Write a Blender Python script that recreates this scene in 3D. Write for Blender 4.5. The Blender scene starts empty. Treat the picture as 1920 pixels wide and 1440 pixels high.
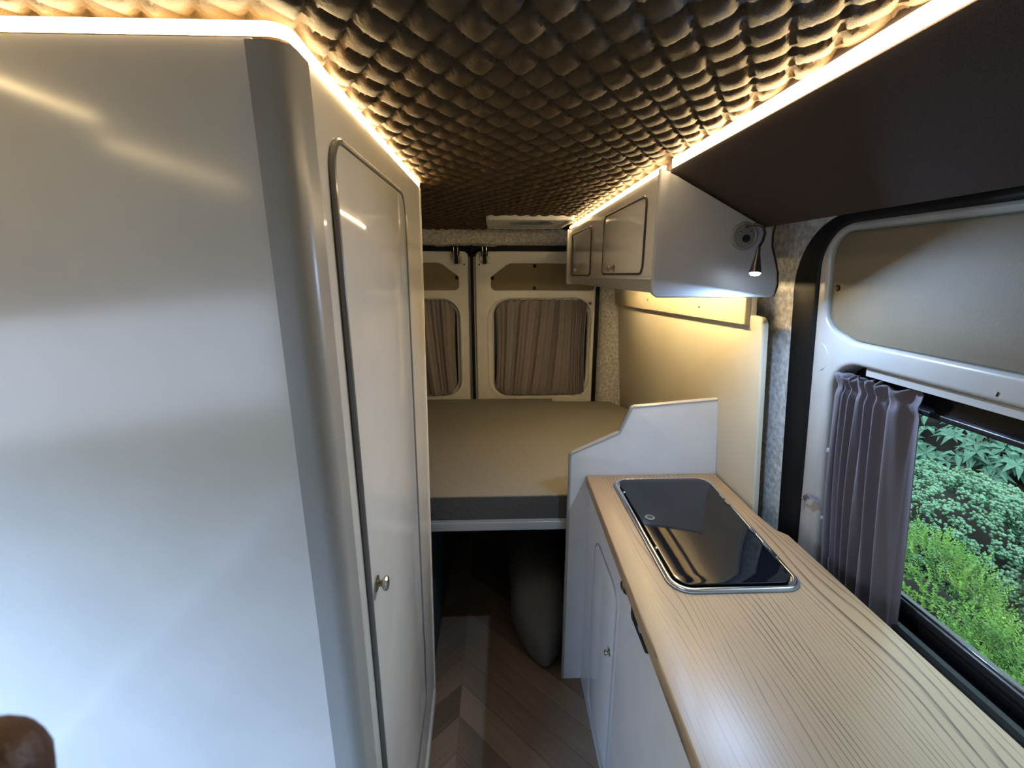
import bpy, bmesh, math, random
import numpy as np
from mathutils import Vector, Matrix, geometry

PI = math.pi
scene = bpy.context.scene
COL = scene.collection

# ------------------------------------------------------------------ camera
FPX, CW, CH = 840.0, 1920.0, 1440.0
HC = 1.52
d = Vector((930 - 960, 508 - 720, FPX)).normalized()          # rearward direction seen in camera axes (x right, y down, z fwd)
u = Vector((0, -d.z, d.y)).normalized()
X = d.cross(u)
cam_d = bpy.data.cameras.new('camera')
cam = bpy.data.objects.new('camera', cam_d)
COL.objects.link(cam)
cam.matrix_world = Matrix(((X.x, -X.y, -X.z, 0), (d.x, -d.y, -d.z, 0), (u.x, -u.y, -u.z, HC), (0, 0, 0, 1)))
cam_d.sensor_width = 36.0
cam_d.sensor_fit = 'HORIZONTAL'
cam_d.lens = 36.0 * FPX / CW
cam_d.clip_start = 0.01
cam_d.dof.use_dof = True
cam_d.dof.focus_distance = 1.4
cam_d.dof.aperture_fstop = 18.0
scene.camera = cam

# ------------------------------------------------------------------ world, exposure
scene.view_settings.view_transform = 'Standard'
scene.view_settings.look = 'None'
scene.view_settings.gamma = 1.0
scene.view_settings.use_curve_mapping = False
scene.view_settings.exposure = 0.62
world = bpy.data.worlds.new('world'); scene.world = world
world.use_nodes = True
wn = world.node_tree
bg = wn.nodes['Background']
tc = wn.nodes.new('ShaderNodeTexCoord'); sx = wn.nodes.new('ShaderNodeSeparateXYZ')
rp = wn.nodes.new('ShaderNodeValToRGB')
wn.links.new(tc.outputs['Generated'], sx.inputs[0]); wn.links.new(sx.outputs['Z'], rp.inputs[0])
rp.color_ramp.elements[0].position = 0.0; rp.color_ramp.elements[0].color = (0.10, 0.14, 0.13, 1)
rp.color_ramp.elements[1].position = 0.7; rp.color_ramp.elements[1].color = (0.62, 0.86, 1.0, 1)
wn.links.new(rp.outputs[0], bg.inputs[0])
bg.inputs[1].default_value = 2.6

def area_light(name, loc, target, sx_, sy_, col, watts, shape='RECTANGLE'):
    l = bpy.data.lights.new(name, 'AREA'); l.shape = shape; l.size = sx_
    if shape in ('RECTANGLE', 'ELLIPSE'): l.size_y = sy_
    l.color = col; l.energy = watts
    o = bpy.data.objects.new(name, l); COL.objects.link(o)
    o.location = loc
    o.rotation_euler = (Vector(target) - Vector(loc)).to_track_quat('-Z', 'Y').to_euler()
    return o
# blue daylight through an opening added in the left wall, behind the viewer
area_light('left_opening_daylight', (-2.6, -4.0, 2.55), (-0.4, 0.5, 0.80), 2.0, 1.7, (0.31, 0.54, 1.0), 330)
area_light('wardrobe_fill_light', (-3.0, -3.6, 1.35), (-0.4, 0.5, 1.2), 4.0, 2.6, (0.60, 0.70, 0.95), 115)  # added soft fill to lift the wardrobe front, no source of its own

# ------------------------------------------------------------------ materials
MATS = {}
def mat(name, col=(0.8, 0.8, 0.8), rough=0.5, metal=0.0, spec=0.5, emit=None, estr=0.0, coat=0.0, sheen=0.0,
        noise=None, bump=0.0, bump_scale=200.0, trans=0.0):
    """noise = (scale, col2, low, high): mixes the base with col2 by a noise."""
    if name in MATS: return MATS[name]
    m = bpy.data.materials.new(name); m.use_nodes = True
    nt = m.node_tree; b = nt.nodes['Principled BSDF']
    b.inputs['Base Color'].default_value = (*col, 1)
    b.inputs['Roughness'].default_value = rough
    b.inputs['Metallic'].default_value = metal
    b.inputs['Specular IOR Level'].default_value = spec
    b.inputs['Coat Weight'].default_value = coat
    b.inputs['Coat Roughness'].default_value = 0.09
    b.inputs['Sheen Weight'].default_value = sheen
    b.inputs['Transmission Weight'].default_value = trans
    if emit:
        b.inputs['Emission Color'].default_value = (*emit, 1); b.inputs['Emission Strength'].default_value = estr
    tcn = nt.nodes.new('ShaderNodeTexCoord')
    if noise is None: noise = (9.0, tuple(c * 0.94 for c in col), 0.35, 0.65)
    n = nt.nodes.new('ShaderNodeTexNoise'); n.inputs['Scale'].default_value = noise[0]; n.inputs['Detail'].default_value = 5
    nt.links.new(tcn.outputs['Object'], n.inputs['Vector'])
    r = nt.nodes.new('ShaderNodeValToRGB')
    r.color_ramp.elements[0].position = noise[2]; r.color_ramp.elements[0].color = (*noise[1], 1)
    r.color_ramp.elements[1].position = noise[3]; r.color_ramp.elements[1].color = (*col, 1)
    nt.links.new(n.outputs['Fac'], r.inputs[0]); nt.links.new(r.outputs[0], b.inputs['Base Color'])
    if bump > 0:
        n2 = nt.nodes.new('ShaderNodeTexNoise'); n2.inputs['Scale'].default_value = bump_scale; n2.inputs['Detail'].default_value = 4
        nt.links.new(tcn.outputs['Object'], n2.inputs['Vector'])
        bp = nt.nodes.new('ShaderNodeBump'); bp.inputs['Strength'].default_value = bump; bp.inputs['Distance'].default_value = 0.002
        nt.links.new(n2.outputs['Fac'], bp.inputs['Height']); nt.links.new(bp.outputs[0], b.inputs['Normal'])
    MATS[name] = m
    return m

M_gloss = mat('white gloss laminate', (0.66, 0.64, 0.61), 0.17, spec=0.5, coat=0.1)
M_gloss2 = mat('white gloss door', (0.68, 0.66, 0.62), 0.055, spec=0.5)
M_satin = mat('white satin board', (0.62, 0.62, 0.62), 0.3, spec=0.5)
M_trim = mat('grey plastic trim', (0.34, 0.34, 0.33), 0.32)
M_bead = mat('dark grey bead', (0.13, 0.13, 0.135), 0.3, coat=0.3)
M_brbead = mat('brown grey bead', (0.045, 0.038, 0.03), 0.4, spec=0.3)
M_whitetrim = mat('pale edge trim', (0.70, 0.68, 0.62), 0.3)
M_paint2 = mat('dimmed white door paint', (0.33, 0.33, 0.318), 0.3, coat=0.2)  # darker copy of the white paint, dimmed in colour against the lamplight
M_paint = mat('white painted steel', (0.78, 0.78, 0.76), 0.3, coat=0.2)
M_beige = mat('beige vinyl board', (0.205, 0.165, 0.100), 0.6, bump=0.25, bump_scale=600)
M_seal = mat('black rubber seal', (0.005, 0.005, 0.006), 0.5, spec=0.2)
M_black = mat('black plastic', (0.012, 0.012, 0.014), 0.3)
M_blackgl = mat('black gloss frame', (0.006, 0.006, 0.008), 0.15, coat=0.5)
M_felt = mat('grey felt lining', (0.70, 0.69, 0.66), 0.95, noise=(70, (0.38, 0.37, 0.35), 0.33, 0.66), bump=0.9, bump_scale=260, spec=0.1)
M_carpet = mat('taupe carpet board', (0.27, 0.26, 0.24), 0.95, noise=(420, (0.16, 0.155, 0.14), 0.4, 0.6), bump=0.5, bump_scale=500, spec=0.1)
M_carpetd = mat('grey carpet edge', (0.10, 0.098, 0.095), 0.95, noise=(420, (0.065, 0.064, 0.062), 0.4, 0.6), bump=0.5, bump_scale=500, spec=0.1)
M_wallcream = mat('cream wall board', (0.62, 0.57, 0.44), 0.4, noise=(4, (0.58, 0.53, 0.40), 0.35, 0.65), bump=0.15, bump_scale=25)
M_quilt = mat('brown quilted leatherette', (0.066, 0.042, 0.019), 0.5, spec=0.25, bump=0.35, bump_scale=900)
M_dark = mat('dark brown lining cloth', (0.045, 0.030, 0.026), 0.85, noise=(700, (0.03, 0.021, 0.018), 0.4, 0.6), spec=0.2, bump=0.4, bump_scale=900)
M_curt = mat('grey mauve curtain cloth', (0.13, 0.117, 0.14), 0.85, sheen=0.15, bump=0.2, bump_scale=1500, spec=0.2)
M_curt2 = mat('taupe curtain cloth', (0.23, 0.205, 0.215), 0.85, sheen=0.15, bump=0.2, bump_scale=1500, spec=0.2)
M_steel = mat('polished steel', (0.72, 0.72, 0.72), 0.18, metal=1.0)
M_nickel = mat('brushed nickel', (0.50, 0.46, 0.38), 0.3, metal=1.0)
M_brass = mat('aged brass', (0.28, 0.22, 0.12), 0.35, metal=1.0)
M_copper = mat('copper rim', (0.45, 0.26, 0.17), 0.35, metal=0.8)
M_hob = mat('black tinted glass', (0.004, 0.005, 0.008), 0.05, spec=0.45)
M_bolster = mat('dark grey nylon', (0.13, 0.125, 0.11), 0.8, bump=0.4, bump_scale=60, spec=0.2)
M_skin = mat('brown skin', (0.085, 0.034, 0.014), 0.5, bump=0.3, bump_scale=400)
M_dkboard = mat('dark board', (0.03, 0.03, 0.03), 0.8)
M_plastic = mat('white plastic', (0.60, 0.60, 0.60), 0.35)
M_dome = mat('smoked vent dome', (0.25, 0.32, 0.42), 0.15, coat=0.4)
M_alu = mat('aluminium edge', (0.42, 0.43, 0.44), 0.4, metal=0.3)
M_screw = mat('brown screw cap', (0.015, 0.008, 0.005), 0.5, spec=0.2)
M_led = mat('warm led diffuser', (1, 0.9, 0.7), 0.5, emit=(1.0, 0.72, 0.37), estr=25.0)
M_ledu = mat('warm led under cabinet', (1, 0.9, 0.7), 0.5, emit=(1.0, 0.72, 0.36), estr=100.0)
M_ledd = mat('warm led dim', (1, 0.9, 0.7), 0.5, emit=(1.0, 0.72, 0.36), estr=22.0)
M_bulb = mat('cold white led', (1, 1, 1), 0.5, emit=(0.75, 0.88, 1.0), estr=60.0)
M_leafA = mat('broad leaf green', (0.13, 0.26, 0.17), 0.4, noise=(3, (0.06, 0.15, 0.09), 0.3, 0.7))
M_leafB = mat('blue green conifer', (0.27, 0.42, 0.26), 0.7, noise=(14, (0.15, 0.28, 0.17), 0.3, 0.7))
M_leafC = mat('yellow green juniper', (0.28, 0.46, 0.07), 0.6, noise=(8, (0.14, 0.30, 0.06), 0.3, 0.7))
M_leafD = mat('dull twiggy green', (0.07, 0.12, 0.08), 0.8, noise=(12, (0.06, 0.045, 0.035), 0.35, 0.65))
M_shrubcore = mat('dark shrub core', (0.03, 0.022, 0.016), 0.9)
M_soil = mat('dark soil', (0.02, 0.017, 0.013), 0.95, bump=0.8, bump_scale=20)

def mat_floor():
    m = bpy.data.materials.new('chevron vinyl floor'); m.use_nodes = True
    nt = m.node_tree; L = nt.links; b = nt.nodes['Principled BSDF']
    def N(t, **k):
        n = nt.nodes.new(t)
        for a, v in k.items(): setattr(n, a, v)
        return n
    def math_(op, a, c=None):
        n = N('ShaderNodeMath', operation=op)
        for i, v in enumerate((a, c)):
            if v is None: continue
            if isinstance(v, (int, float)): n.inputs[i].default_value = v
            else: L.new(v, n.inputs[i])
        return n.outputs[0]
    tcn = N('ShaderNodeTexCoord'); s = N('ShaderNodeSeparateXYZ'); L.new(tcn.outputs['Object'], s.inputs[0])
    W = 0.50
    xs = math_('SUBTRACT', s.outputs['X'], -0.142)
    t = math_('PINGPONG', xs, W)                                   # distance to the nearest forward-pointing spine
    side = math_('FLOOR', math_('DIVIDE', xs, W))
    al = math_('DIVIDE', math_('ADD', s.outputs['Y'], t), 0.125)
    idx = math_('FLOOR', al)
    fr = math_('FRACT', al)
    cb = N('ShaderNodeCombineXYZ'); L.new(idx, cb.inputs[0]); L.new(side, cb.inputs[1])
    wn_ = N('ShaderNodeTexWhiteNoise', noise_dimensions='2D'); L.new(cb.outputs[0], wn_.inputs['Vector'])
    # grain along the plank
    g = N('ShaderNodeCombineXYZ'); L.new(math_('MULTIPLY', fr, 6.0), g.inputs[0])
    L.new(math_('MULTIPLY', math_('SUBTRACT', s.outputs['Y'], t), 2.2), g.inputs[1]); L.new(math_('MULTIPLY', wn_.outputs['Value'], 30), g.inputs[2])
    gn = N('ShaderNodeTexNoise'); gn.inputs['Scale'].default_value = 1.6; gn.inputs['Detail'].default_value = 6; L.new(g.outputs[0], gn.inputs['Vector'])
    mixv = math_('ADD', math_('MULTIPLY', wn_.outputs['Value'], 0.62), math_('MULTIPLY', gn.outputs['Fac'], 0.45))
    r = N('ShaderNodeValToRGB'); L.new(mixv, r.inputs[0])
    r.color_ramp.elements[0].position = 0.15; r.color_ramp.elements[0].color = (0.085, 0.058, 0.038, 1)
    r.color_ramp.elements[1].position = 0.95; r.color_ramp.elements[1].color = (0.27, 0.195, 0.13, 1)
    e = math_('LESS_THAN', fr, 0.03)
    mx = N('ShaderNodeMixRGB'); L.new(math_('MULTIPLY', e, 0.4), mx.inputs[0]); L.new(r.outputs[0], mx.inputs[1]); mx.inputs[2].default_value = (0.04, 0.03, 0.02, 1)
    L.new(mx.outputs[0], b.inputs['Base Color']); b.inputs['Roughness'].default_value = 0.55
    return m
M_floor = mat_floor()

def mat_wood():
    m = bpy.data.materials.new('ash worktop'); m.use_nodes = True
    nt = m.node_tree; L = nt.links; b = nt.nodes['Principled BSDF']
    N = nt.nodes.new
    tcn = N('ShaderNodeTexCoord')
    mp = N('ShaderNodeMapping'); mp.inputs['Scale'].default_value = (1.0, 0.16, 1.0); L.new(tcn.outputs['Object'], mp.inputs[0])
    # broad figure: distorted growth rings running lengthwise
    n0 = N('ShaderNodeTexNoise'); n0.inputs['Scale'].default_value = 6.5; n0.inputs['Detail'].default_value = 1.5; L.new(mp.outputs[0], n0.inputs['Vector'])
    mul = N('ShaderNodeMath'); mul.operation = 'MULTIPLY'; mul.inputs[1].default_value = 14.0; L.new(n0.outputs['Fac'], mul.inputs[0])
    s = N('ShaderNodeSeparateXYZ'); L.new(tcn.outputs['Object'], s.inputs[0])
    mx_ = N('ShaderNodeMath'); mx_.operation = 'MULTIPLY'; mx_.inputs[1].default_value = 92.0; L.new(s.outputs['X'], mx_.inputs[0])
    ad = N('ShaderNodeMath'); ad.operation = 'ADD'; L.new(mul.outputs[0], ad.inputs[0]); L.new(mx_.outputs[0], ad.inputs[1])
    fr = N('ShaderNodeMath'); fr.operation = 'FRACT'; L.new(ad.outputs[0], fr.inputs[0])
    r1 = N('ShaderNodeValToRGB'); L.new(fr.outputs[0], r1.inputs[0])
    cr = r1.color_ramp
    cr.elements[0].position = 0.0; cr.elements[0].color = (0.30, 0.30, 0.30, 1)
    cr.elements[1].position = 1.0; cr.elements[1].color = (0.24, 0.24, 0.24, 1)
    e = cr.elements.new(0.10); e.color = (1, 1, 1, 1)
    e = cr.elements.new(0.62); e.color = (0.92, 0.92, 0.92, 1)
    # fine pores
    mp2 = N('ShaderNodeMapping'); mp2.inputs['Scale'].default_value = (260.0, 7.0, 1.0); L.new(tcn.outputs['Object'], mp2.inputs[0])
    n2 = N('ShaderNodeTexNoise'); n2.inputs['Scale'].default_value = 1.0; n2.inputs['Detail'].default_value = 3; L.new(mp2.outputs[0], n2.inputs['Vector'])
    # stave variation
    mp3 = N('ShaderNodeMapping'); mp3.inputs['Scale'].default_value = (11.0, 0.5, 1.0); L.new(tcn.outputs['Object'], mp3.inputs[0])
    n3 = N('ShaderNodeTexNoise'); n3.inputs['Scale'].default_value = 1.0; n3.inputs['Detail'].default_value = 1; L.new(mp3.outputs[0], n3.inputs['Vector'])
    a1 = N('ShaderNodeMath'); a1.operation = 'MULTIPLY_ADD'; a1.inputs[1].default_value = 0.50; a1.inputs[2].default_value = 0.10; L.new(n2.outputs['Fac'], a1.inputs[0])
    a2 = N('ShaderNodeMath'); a2.operation = 'MULTIPLY_ADD'; a2.inputs[1].default_value = 0.62; L.new(r1.outputs[0], a2.inputs[0]); L.new(a1.outputs[0], a2.inputs[2])
    a3 = N('ShaderNodeMath'); a3.operation = 'MULTIPLY_ADD'; a3.inputs[1].default_value = 0.55; L.new(n3.outputs['Fac'], a3.inputs[0]); L.new(a2.outputs[0], a3.inputs[2])
    r = N('ShaderNodeValToRGB'); L.new(a3.outputs[0], r.inputs[0])
    r.color_ramp.elements[0].position = 0.64; r.color_ramp.elements[0].color = (0.065, 0.038, 0.018, 1)
    r.color_ramp.elements[1].position = 1.20; r.color_ramp.elements[1].color = (0.33, 0.225, 0.130, 1)
    r.color_ramp.elements[1].position = 1.0
    L.new(r.outputs[0], b.inputs['Base Color']); b.inputs['Roughness'].default_value = 0.38
    return m
M_wood = mat_wood()

def mat_pane():
    m = bpy.data.materials.new('window pane glass'); m.use_nodes = True
    nt = m.node_tree; nt.nodes.remove(nt.nodes['Principled BSDF'])
    out = nt.nodes['Material Output']
    t = nt.nodes.new('ShaderNodeBsdfTransparent'); t.inputs[0].default_value = (0.93, 0.96, 0.95, 1)
    g = nt.nodes.new('ShaderNodeBsdfGlossy'); g.inputs['Roughness'].default_value = 0.01
    lw = nt.nodes.new('ShaderNodeLayerWeight'); lw.inputs[0].default_value = 0.5
    pw = nt.nodes.new('ShaderNodeMath'); pw.operation = 'POWER'; pw.inputs[1].default_value = 5.0; nt.links.new(lw.outputs['Facing'], pw.inputs[0])
    f = nt.nodes.new('ShaderNodeMath'); f.operation = 'MULTIPLY_ADD'; f.inputs[1].default_value = 0.9; f.inputs[2].default_value = 0.035; nt.links.new(pw.outputs[0], f.inputs[0])
    mx = nt.nodes.new('ShaderNodeMixShader')
    nt.links.new(f.outputs[0], mx.inputs[0]); nt.links.new(t.outputs[0], mx.inputs[1]); nt.links.new(g.outputs[0], mx.inputs[2])
    nt.links.new(mx.outputs[0], out.inputs[0])
    return m
M_pane = mat_pane()

# ------------------------------------------------------------------ geometry helpers
class MB:
    def __init__(s): s.v = []; s.f = []
    def add(s, vs, fs):
        o = len(s.v); s.v += [tuple(p) for p in vs]; s.f += [tuple(i + o for i in f) for f in fs]; return s
    def box(s, x0, x1, y0, y1, z0, z1):
        v = [(x, y, z) for x in (x0, x1) for y in (y0, y1) for z in (z0, z1)]
        return s.add(v, [(0, 1, 3, 2), (4, 6, 7, 5), (0, 4, 5, 1), (2, 3, 7, 6), (0, 2, 6, 4), (1, 5, 7, 3)])
    def tube(s, pts, r, n=10, closed=False, flat=1.0):
        pts = [Vector(p) for p in pts]; m = len(pts)
        rr = r if isinstance(r, (list, tuple)) else [r] * m
        rings = []; nrm = None
        for i, p in enumerate(pts):
            a = pts[(i - 1) % m] if (closed or i > 0) else p
            b = pts[(i + 1) % m] if (closed or i < m - 1) else p
            t = (b - a).normalized()
            if nrm is None:
                nrm = t.cross(Vector((0, 0, 1)))
                if nrm.length < 0.1: nrm = t.cross(Vector((0, 1, 0)))
                nrm.normalize()
            else:
                nrm = (nrm - t * nrm.dot(t)).normalized()
            bn = t.cross(nrm)
            rings.append([p + nrm * (rr[i] * math.cos(2 * PI * k / n)) + bn * (rr[i] * flat * math.sin(2 * PI * k / n)) for k in range(n)])
        vs = [q for rg in rings for q in rg]; fs = []
        for i in range(m if closed else m - 1):
            j = (i + 1) % m
            for k in range(n):
                fs.append((i * n + k, i * n + (k + 1) % n, j * n + (k + 1) % n, j * n + k))
        if not closed:
            fs.append(tuple(range(n))[::-1]); fs.append(tuple((m - 1) * n + k for k in range(n)))
        return s.add(vs, fs)
    def lathe(s, prof, origin, axis, n=24):
        """prof = [(r, h)] turned about axis through origin."""
        a = Vector(axis).normalized(); o = Vector(origin)
        e1 = a.cross(Vector((0.3, 0.2, 1))).normalized(); e2 = a.cross(e1)
        vs = []; fs = []
        for r, h in prof:
            for k in range(n):
                t = 2 * PI * k / n
                vs.append(o + a * h + e1 * (r * math.cos(t)) + e2 * (r * math.sin(t)))
        for i in range(len(prof) - 1):
            for k in range(n):
                fs.append((i * n + k, i * n + (k + 1) % n, (i + 1) * n + (k + 1) % n, (i + 1) * n + k))
        fs.append(tuple(range(n))[::-1]); fs.append(tuple((len(prof) - 1) * n + k for k in range(n)))
        return s.add(vs, fs)
    def plate(s, outer, holes, depth, r, fm, seg=4):
        """flat plate seen from w=0, edges rounded by r on that side; fm(u,v,w) -> xyz"""
        outer = ccw(outer); holes = [ccw(h) for h in holes]
        loops = [(outer, 1)] + [(h, -1) for h in holes]
        steps = [(r * (1 - math.cos(k * PI / 2 / seg)), r * (1 - math.sin(k * PI / 2 / seg))) for k in range(seg + 1)] if r > 0 else [(0, 0)]
        # steps: (w, inset) from the face edge (inset r, w 0) down to (inset 0, w r)
        start = []
        for poly, sg in loops:
            rings = []
            for w, ins in ([(r * (1 - math.cos(k * PI / 2 / seg)), r * (1 - math.sin(k * PI / 2 / seg))) for k in range(seg + 1)] if r > 0 else [(0, 0)]):
                rings.append([(p[0], p[1], w) for p in offset(poly, -ins * sg)])
            rings.append([(p[0], p[1], depth) for p in poly])
            start.append(rings)
        tess_in = [[Vector((p[0], p[1], 0)) for p in rings[0]] for rings in start]
        tris = geometry.tessellate_polygon(tess_in)
        flat = [p for l in tess_in for p in l]
        s.add([fm(p.x, p.y, 0) for p in flat], tris)
        tess_b = [[Vector((p[0], p[1], 0)) for p in rings[-1]] for rings in start]
        trisb = geometry.tessellate_polygon(tess_b)
        flatb = [p for l in tess_b for p in l]
        s.add([fm(p.x, p.y, depth) for p in flatb], [t[::-1] for t in trisb])
        for rings in start:
            n = len(rings[0]); vs = [fm(*p) for rg in rings for p in rg]; fs = []
            for i in range(len(rings) - 1):
                for k in range(n):
                    fs.append((i * n + k, i * n + (k + 1) % n, (i + 1) * n + (k + 1) % n, (i + 1) * n + k))
            s.add(vs, fs)
        return s
    def warp(s, f):
        s.v = [tuple(f(*p)) for p in s.v]; return s

def ccw(p):
    a = sum(p[i][0] * p[(i + 1) % len(p)][1] - p[(i + 1) % len(p)][0] * p[i][1] for i in range(len(p)))
    return list(p) if a > 0 else list(p)[::-1]
def offset(poly, dd):
    """move a ccw polygon outward by dd"""
    if abs(dd) < 1e-9: return list(poly)
    n = len(poly); out = []
    for i in range(n):
        a = Vector(poly[i - 1]); b = Vector(poly[i]); c = Vector(poly[(i + 1) % n])
        e1 = (b - a).normalized(); e2 = (c - b).normalized()
        n1 = Vector((e1.y, -e1.x)); n2 = Vector((e2.y, -e2.x))
        m = n1 + n2
        if m.length < 1e-6: m = n1
        m = m / max(0.4, m.dot(n1))
        out.append((b.x + m.x * dd, b.y + m.y * dd))
    return out
def rpoly(pts, rad, seg=7):
    """polygon with rounded corners; rad number or list per corner"""
    n = len(pts); out = []
    rads = rad if isinstance(rad, (list, tuple)) else [rad] * n
    for i in range(n):
        a = Vector(pts[i - 1][:2]); b = Vector(pts[i][:2]); c = Vector(pts[(i + 1) % n][:2])
        u1 = (a - b).normalized(); u2 = (c - b).normalized(); r = rads[i]
        if r <= 0: out.append((b.x, b.y)); continue
        ang = u1.angle(u2); t = min(r / math.tan(ang / 2), (a - b).length * 0.49, (c - b).length * 0.49)
        r2 = t * math.tan(ang / 2)
        cen = b + (u1 + u2).normalized() * (r2 / math.sin(ang / 2))
        p0 = b + u1 * t; p1 = b + u2 * t
        a0 = math.atan2(p0.y - cen.y, p0.x - cen.x); a1 = math.atan2(p1.y - cen.y, p1.x - cen.x)
        da = (a1 - a0 + PI) % (2 * PI) - PI
        for k in range(seg + 1):
            t_ = a0 + da * k / seg; out.append((cen.x + r2 * math.cos(t_), cen.y + r2 * math.sin(t_)))
    return out
def rrect(u0, u1, v0, v1, r, seg=7): return rpoly([(u0, v0), (u1, v0), (u1, v1), (u0, v1)], r, seg)
def circ(cu, cv, r, n=24): return [(cu + r * math.cos(2 * PI * k / n), cv + r * math.sin(2 * PI * k / n)) for k in range(n)]
def fXZ(y0, s=1): return lambda a, b, w: (a, y0 + s * w, b)
def fYZ(x0, s=1): return lambda a, b, w: (x0 + s * w, a, b)
def fXY(z0, s=-1): return lambda a, b, w: (a, b, z0 + s * w)
TILT = 0.0875
def tilt(x, y, z): return (x - TILT * (z - 0.8), y, z)

def obj(name, mb, m, parent=None, smooth=True, ang=35):
    me = bpy.data.meshes.new(name); me.from_pydata(mb.v, [], mb.f); me.validate()
    bm = bmesh.new(); bm.from_mesh(me)
    bmesh.ops.remove_doubles(bm, verts=bm.verts, dist=1e-6)
    bmesh.ops.recalc_face_normals(bm, faces=bm.faces); bm.to_mesh(me); bm.free()
    me.materials.append(m)
    if smooth:
        me.shade_smooth(); me.set_sharp_from_angle(angle=math.radians(ang))
    o = bpy.data.objects.new(name, me); COL.objects.link(o)
    if parent: o.parent = parent
    return o
def raw(name, v, f, m, parent=None, smooth=True):
    me = bpy.data.meshes.new(name); me.from_pydata(v, [], f); me.materials.append(m)
    if smooth: me.shade_smooth()
    o = bpy.data.objects.new(name, me); COL.objects.link(o)
    if parent: o.parent = parent
    return o
def tag(o, label=None, cat=None, group=None, kind=None):
    if label: o['label'] = label
    if cat: o['category'] = cat
    if group: o['group'] = group
    if kind: o['kind'] = kind
    return o
def thing(name, label, cat, group=None):
    o = bpy.data.objects.new(name, None); COL.objects.link(o); o.empty_display_size = 0.05
    return tag(o, label, cat, group)
def setting(name, label, cat='wall'):
    o = thing(name, label, cat); o['kind'] = 'structure'; return o
def struct(name, mb, m, label, cat='wall', smooth=True):
    o = obj(name, mb, m, None, smooth); return tag(o, label, cat, kind='structure')

# ------------------------------------------------------------------ room shell
struct('floor', MB().box(-1.05, 0.86, -1.9, 2.80, -0.03, 0.0), M_floor, 'grey brown chevron plank vinyl floor along the aisle', 'floor')
struct('wall_left', MB().plate([(-1.94, 0.0), (2.80, 0.0), (2.80, 1.80), (-1.94, 1.80)], [rrect(-1.20, 0.34, 0.45, 1.42, 0.08)], 0.03, 0.004, fYZ(-1.03, -1)), M_paint, 'pale left side wall of the van with an added opening for daylight behind the viewer')  # unseen opening, placed and sized to steer daylight onto the wardrobe front

# ceiling: quilted pillows in a diamond lattice, real relief
def ceiling():
    DX, DY = 0.0516, 0.0816
    x = np.arange(-1.03, 0.412, DX / 9); y = np.arange(-0.25, 2.73, DY / 12)
    Xg, Yg = np.meshgrid(x, y, indexing='ij')
    rng = np.random.RandomState(4)
    a = (Xg - 0.008) / DX + (Yg - 0.541) / DY; b = (Xg - 0.008) / DX - (Yg - 0.541) / DY
    ia = np.floor(a).astype(int); ib = np.floor(b).astype(int)
    sa = np.abs(np.sin(PI * a)); sb = np.abs(np.sin(PI * b))
    rt = rng.rand(400, 400); rt2 = rng.rand(400, 400) - 0.5; rt3 = rng.rand(400, 400) - 0.5
    amp = 0.0120 * (0.85 + 0.3 * rt[ia % 400, ib % 400])
    fa = a - ia - 0.5; fb = b - ib - 0.5
    h = amp * (1 - (1 - sa) ** 4.0) ** 0.8 * (1 - (1 - sb) ** 4.0) ** 0.8 * (0.8 + 0.2 * sa * sb) * (1 + 0.35 * fa * rt2[ia % 400, ib % 400] + 0.35 * fb * rt3[ia % 400, ib % 400])
    Z = 1.772 - 0.007 * (Yg - 0.5) - h
    nx, ny = Xg.shape
    V = np.stack([Xg, Yg, Z], -1).reshape(-1, 3)
    I = np.arange(nx * ny).reshape(nx, ny)
    F = np.stack([I[:-1, :-1], I[:-1, 1:], I[1:, 1:], I[1:, :-1]], -1).reshape(-1, 4)
    me = bpy.data.meshes.new('ceiling'); me.from_pydata(V.tolist(), [], F.tolist()); me.materials.append(M_quilt); me.shade_smooth()
    o = bpy.data.objects.new('ceiling', me); COL.objects.link(o)
    tag(o, 'dark brown ceiling upholstered in diamond-quilted leatherette', 'ceiling', kind='structure')
    struct('trim_5', MB().box(-1.03, 0.60, -1.9, 2.74, 1.80, 1.83), M_quilt, 'plain roof board above the quilted ceiling', 'ceiling')
    struct('trim_6', MB().box(-1.03, 0.43, -1.9, -0.25, 1.765, 1.79), M_quilt, 'plain dark ceiling board over the cab', 'ceiling')
ceiling()

# dark sloping lining between ceiling and sliding door
mb = MB()
ys_ = [(1.078, 0.3905), (0.46, 0.4010), (-0.30, 0.4085), (-1.9, 0.4085)]
vs = []; fs = []
for y_, x_ in ys_: vs += [(x_, y_, 1.7380), (0.622, y_, 1.6175), (0.66, y_, 1.66), (0.66, y_, 1.80), (x_ - 0.001, y_, 1.80), (x_ - 0.001, y_, 1.758)]
for j in range(3):
    for k in range(6): fs.append((j * 6 + k, j * 6 + (k + 1) % 6, (j + 1) * 6 + (k + 1) % 6, (j + 1) * 6 + k))
fs += [(0, 1, 2, 3, 4, 5), (18, 19, 20, 21, 22, 23)]
mb.add(vs, fs)
mb.box(0.40, 0.66, 1.05, 2.7, 1.74, 1.80)
struct('trim_1', mb, M_dark, 'dark brown cloth sloping panel above the sliding door', 'wall lining')
mb = MB().lathe([(0.0005, 0), (0.004, 0.0008), (0.004, 0.002)], (0.585, 1.02, 1.6425), (-0.5, 0, -0.8), 12)
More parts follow.
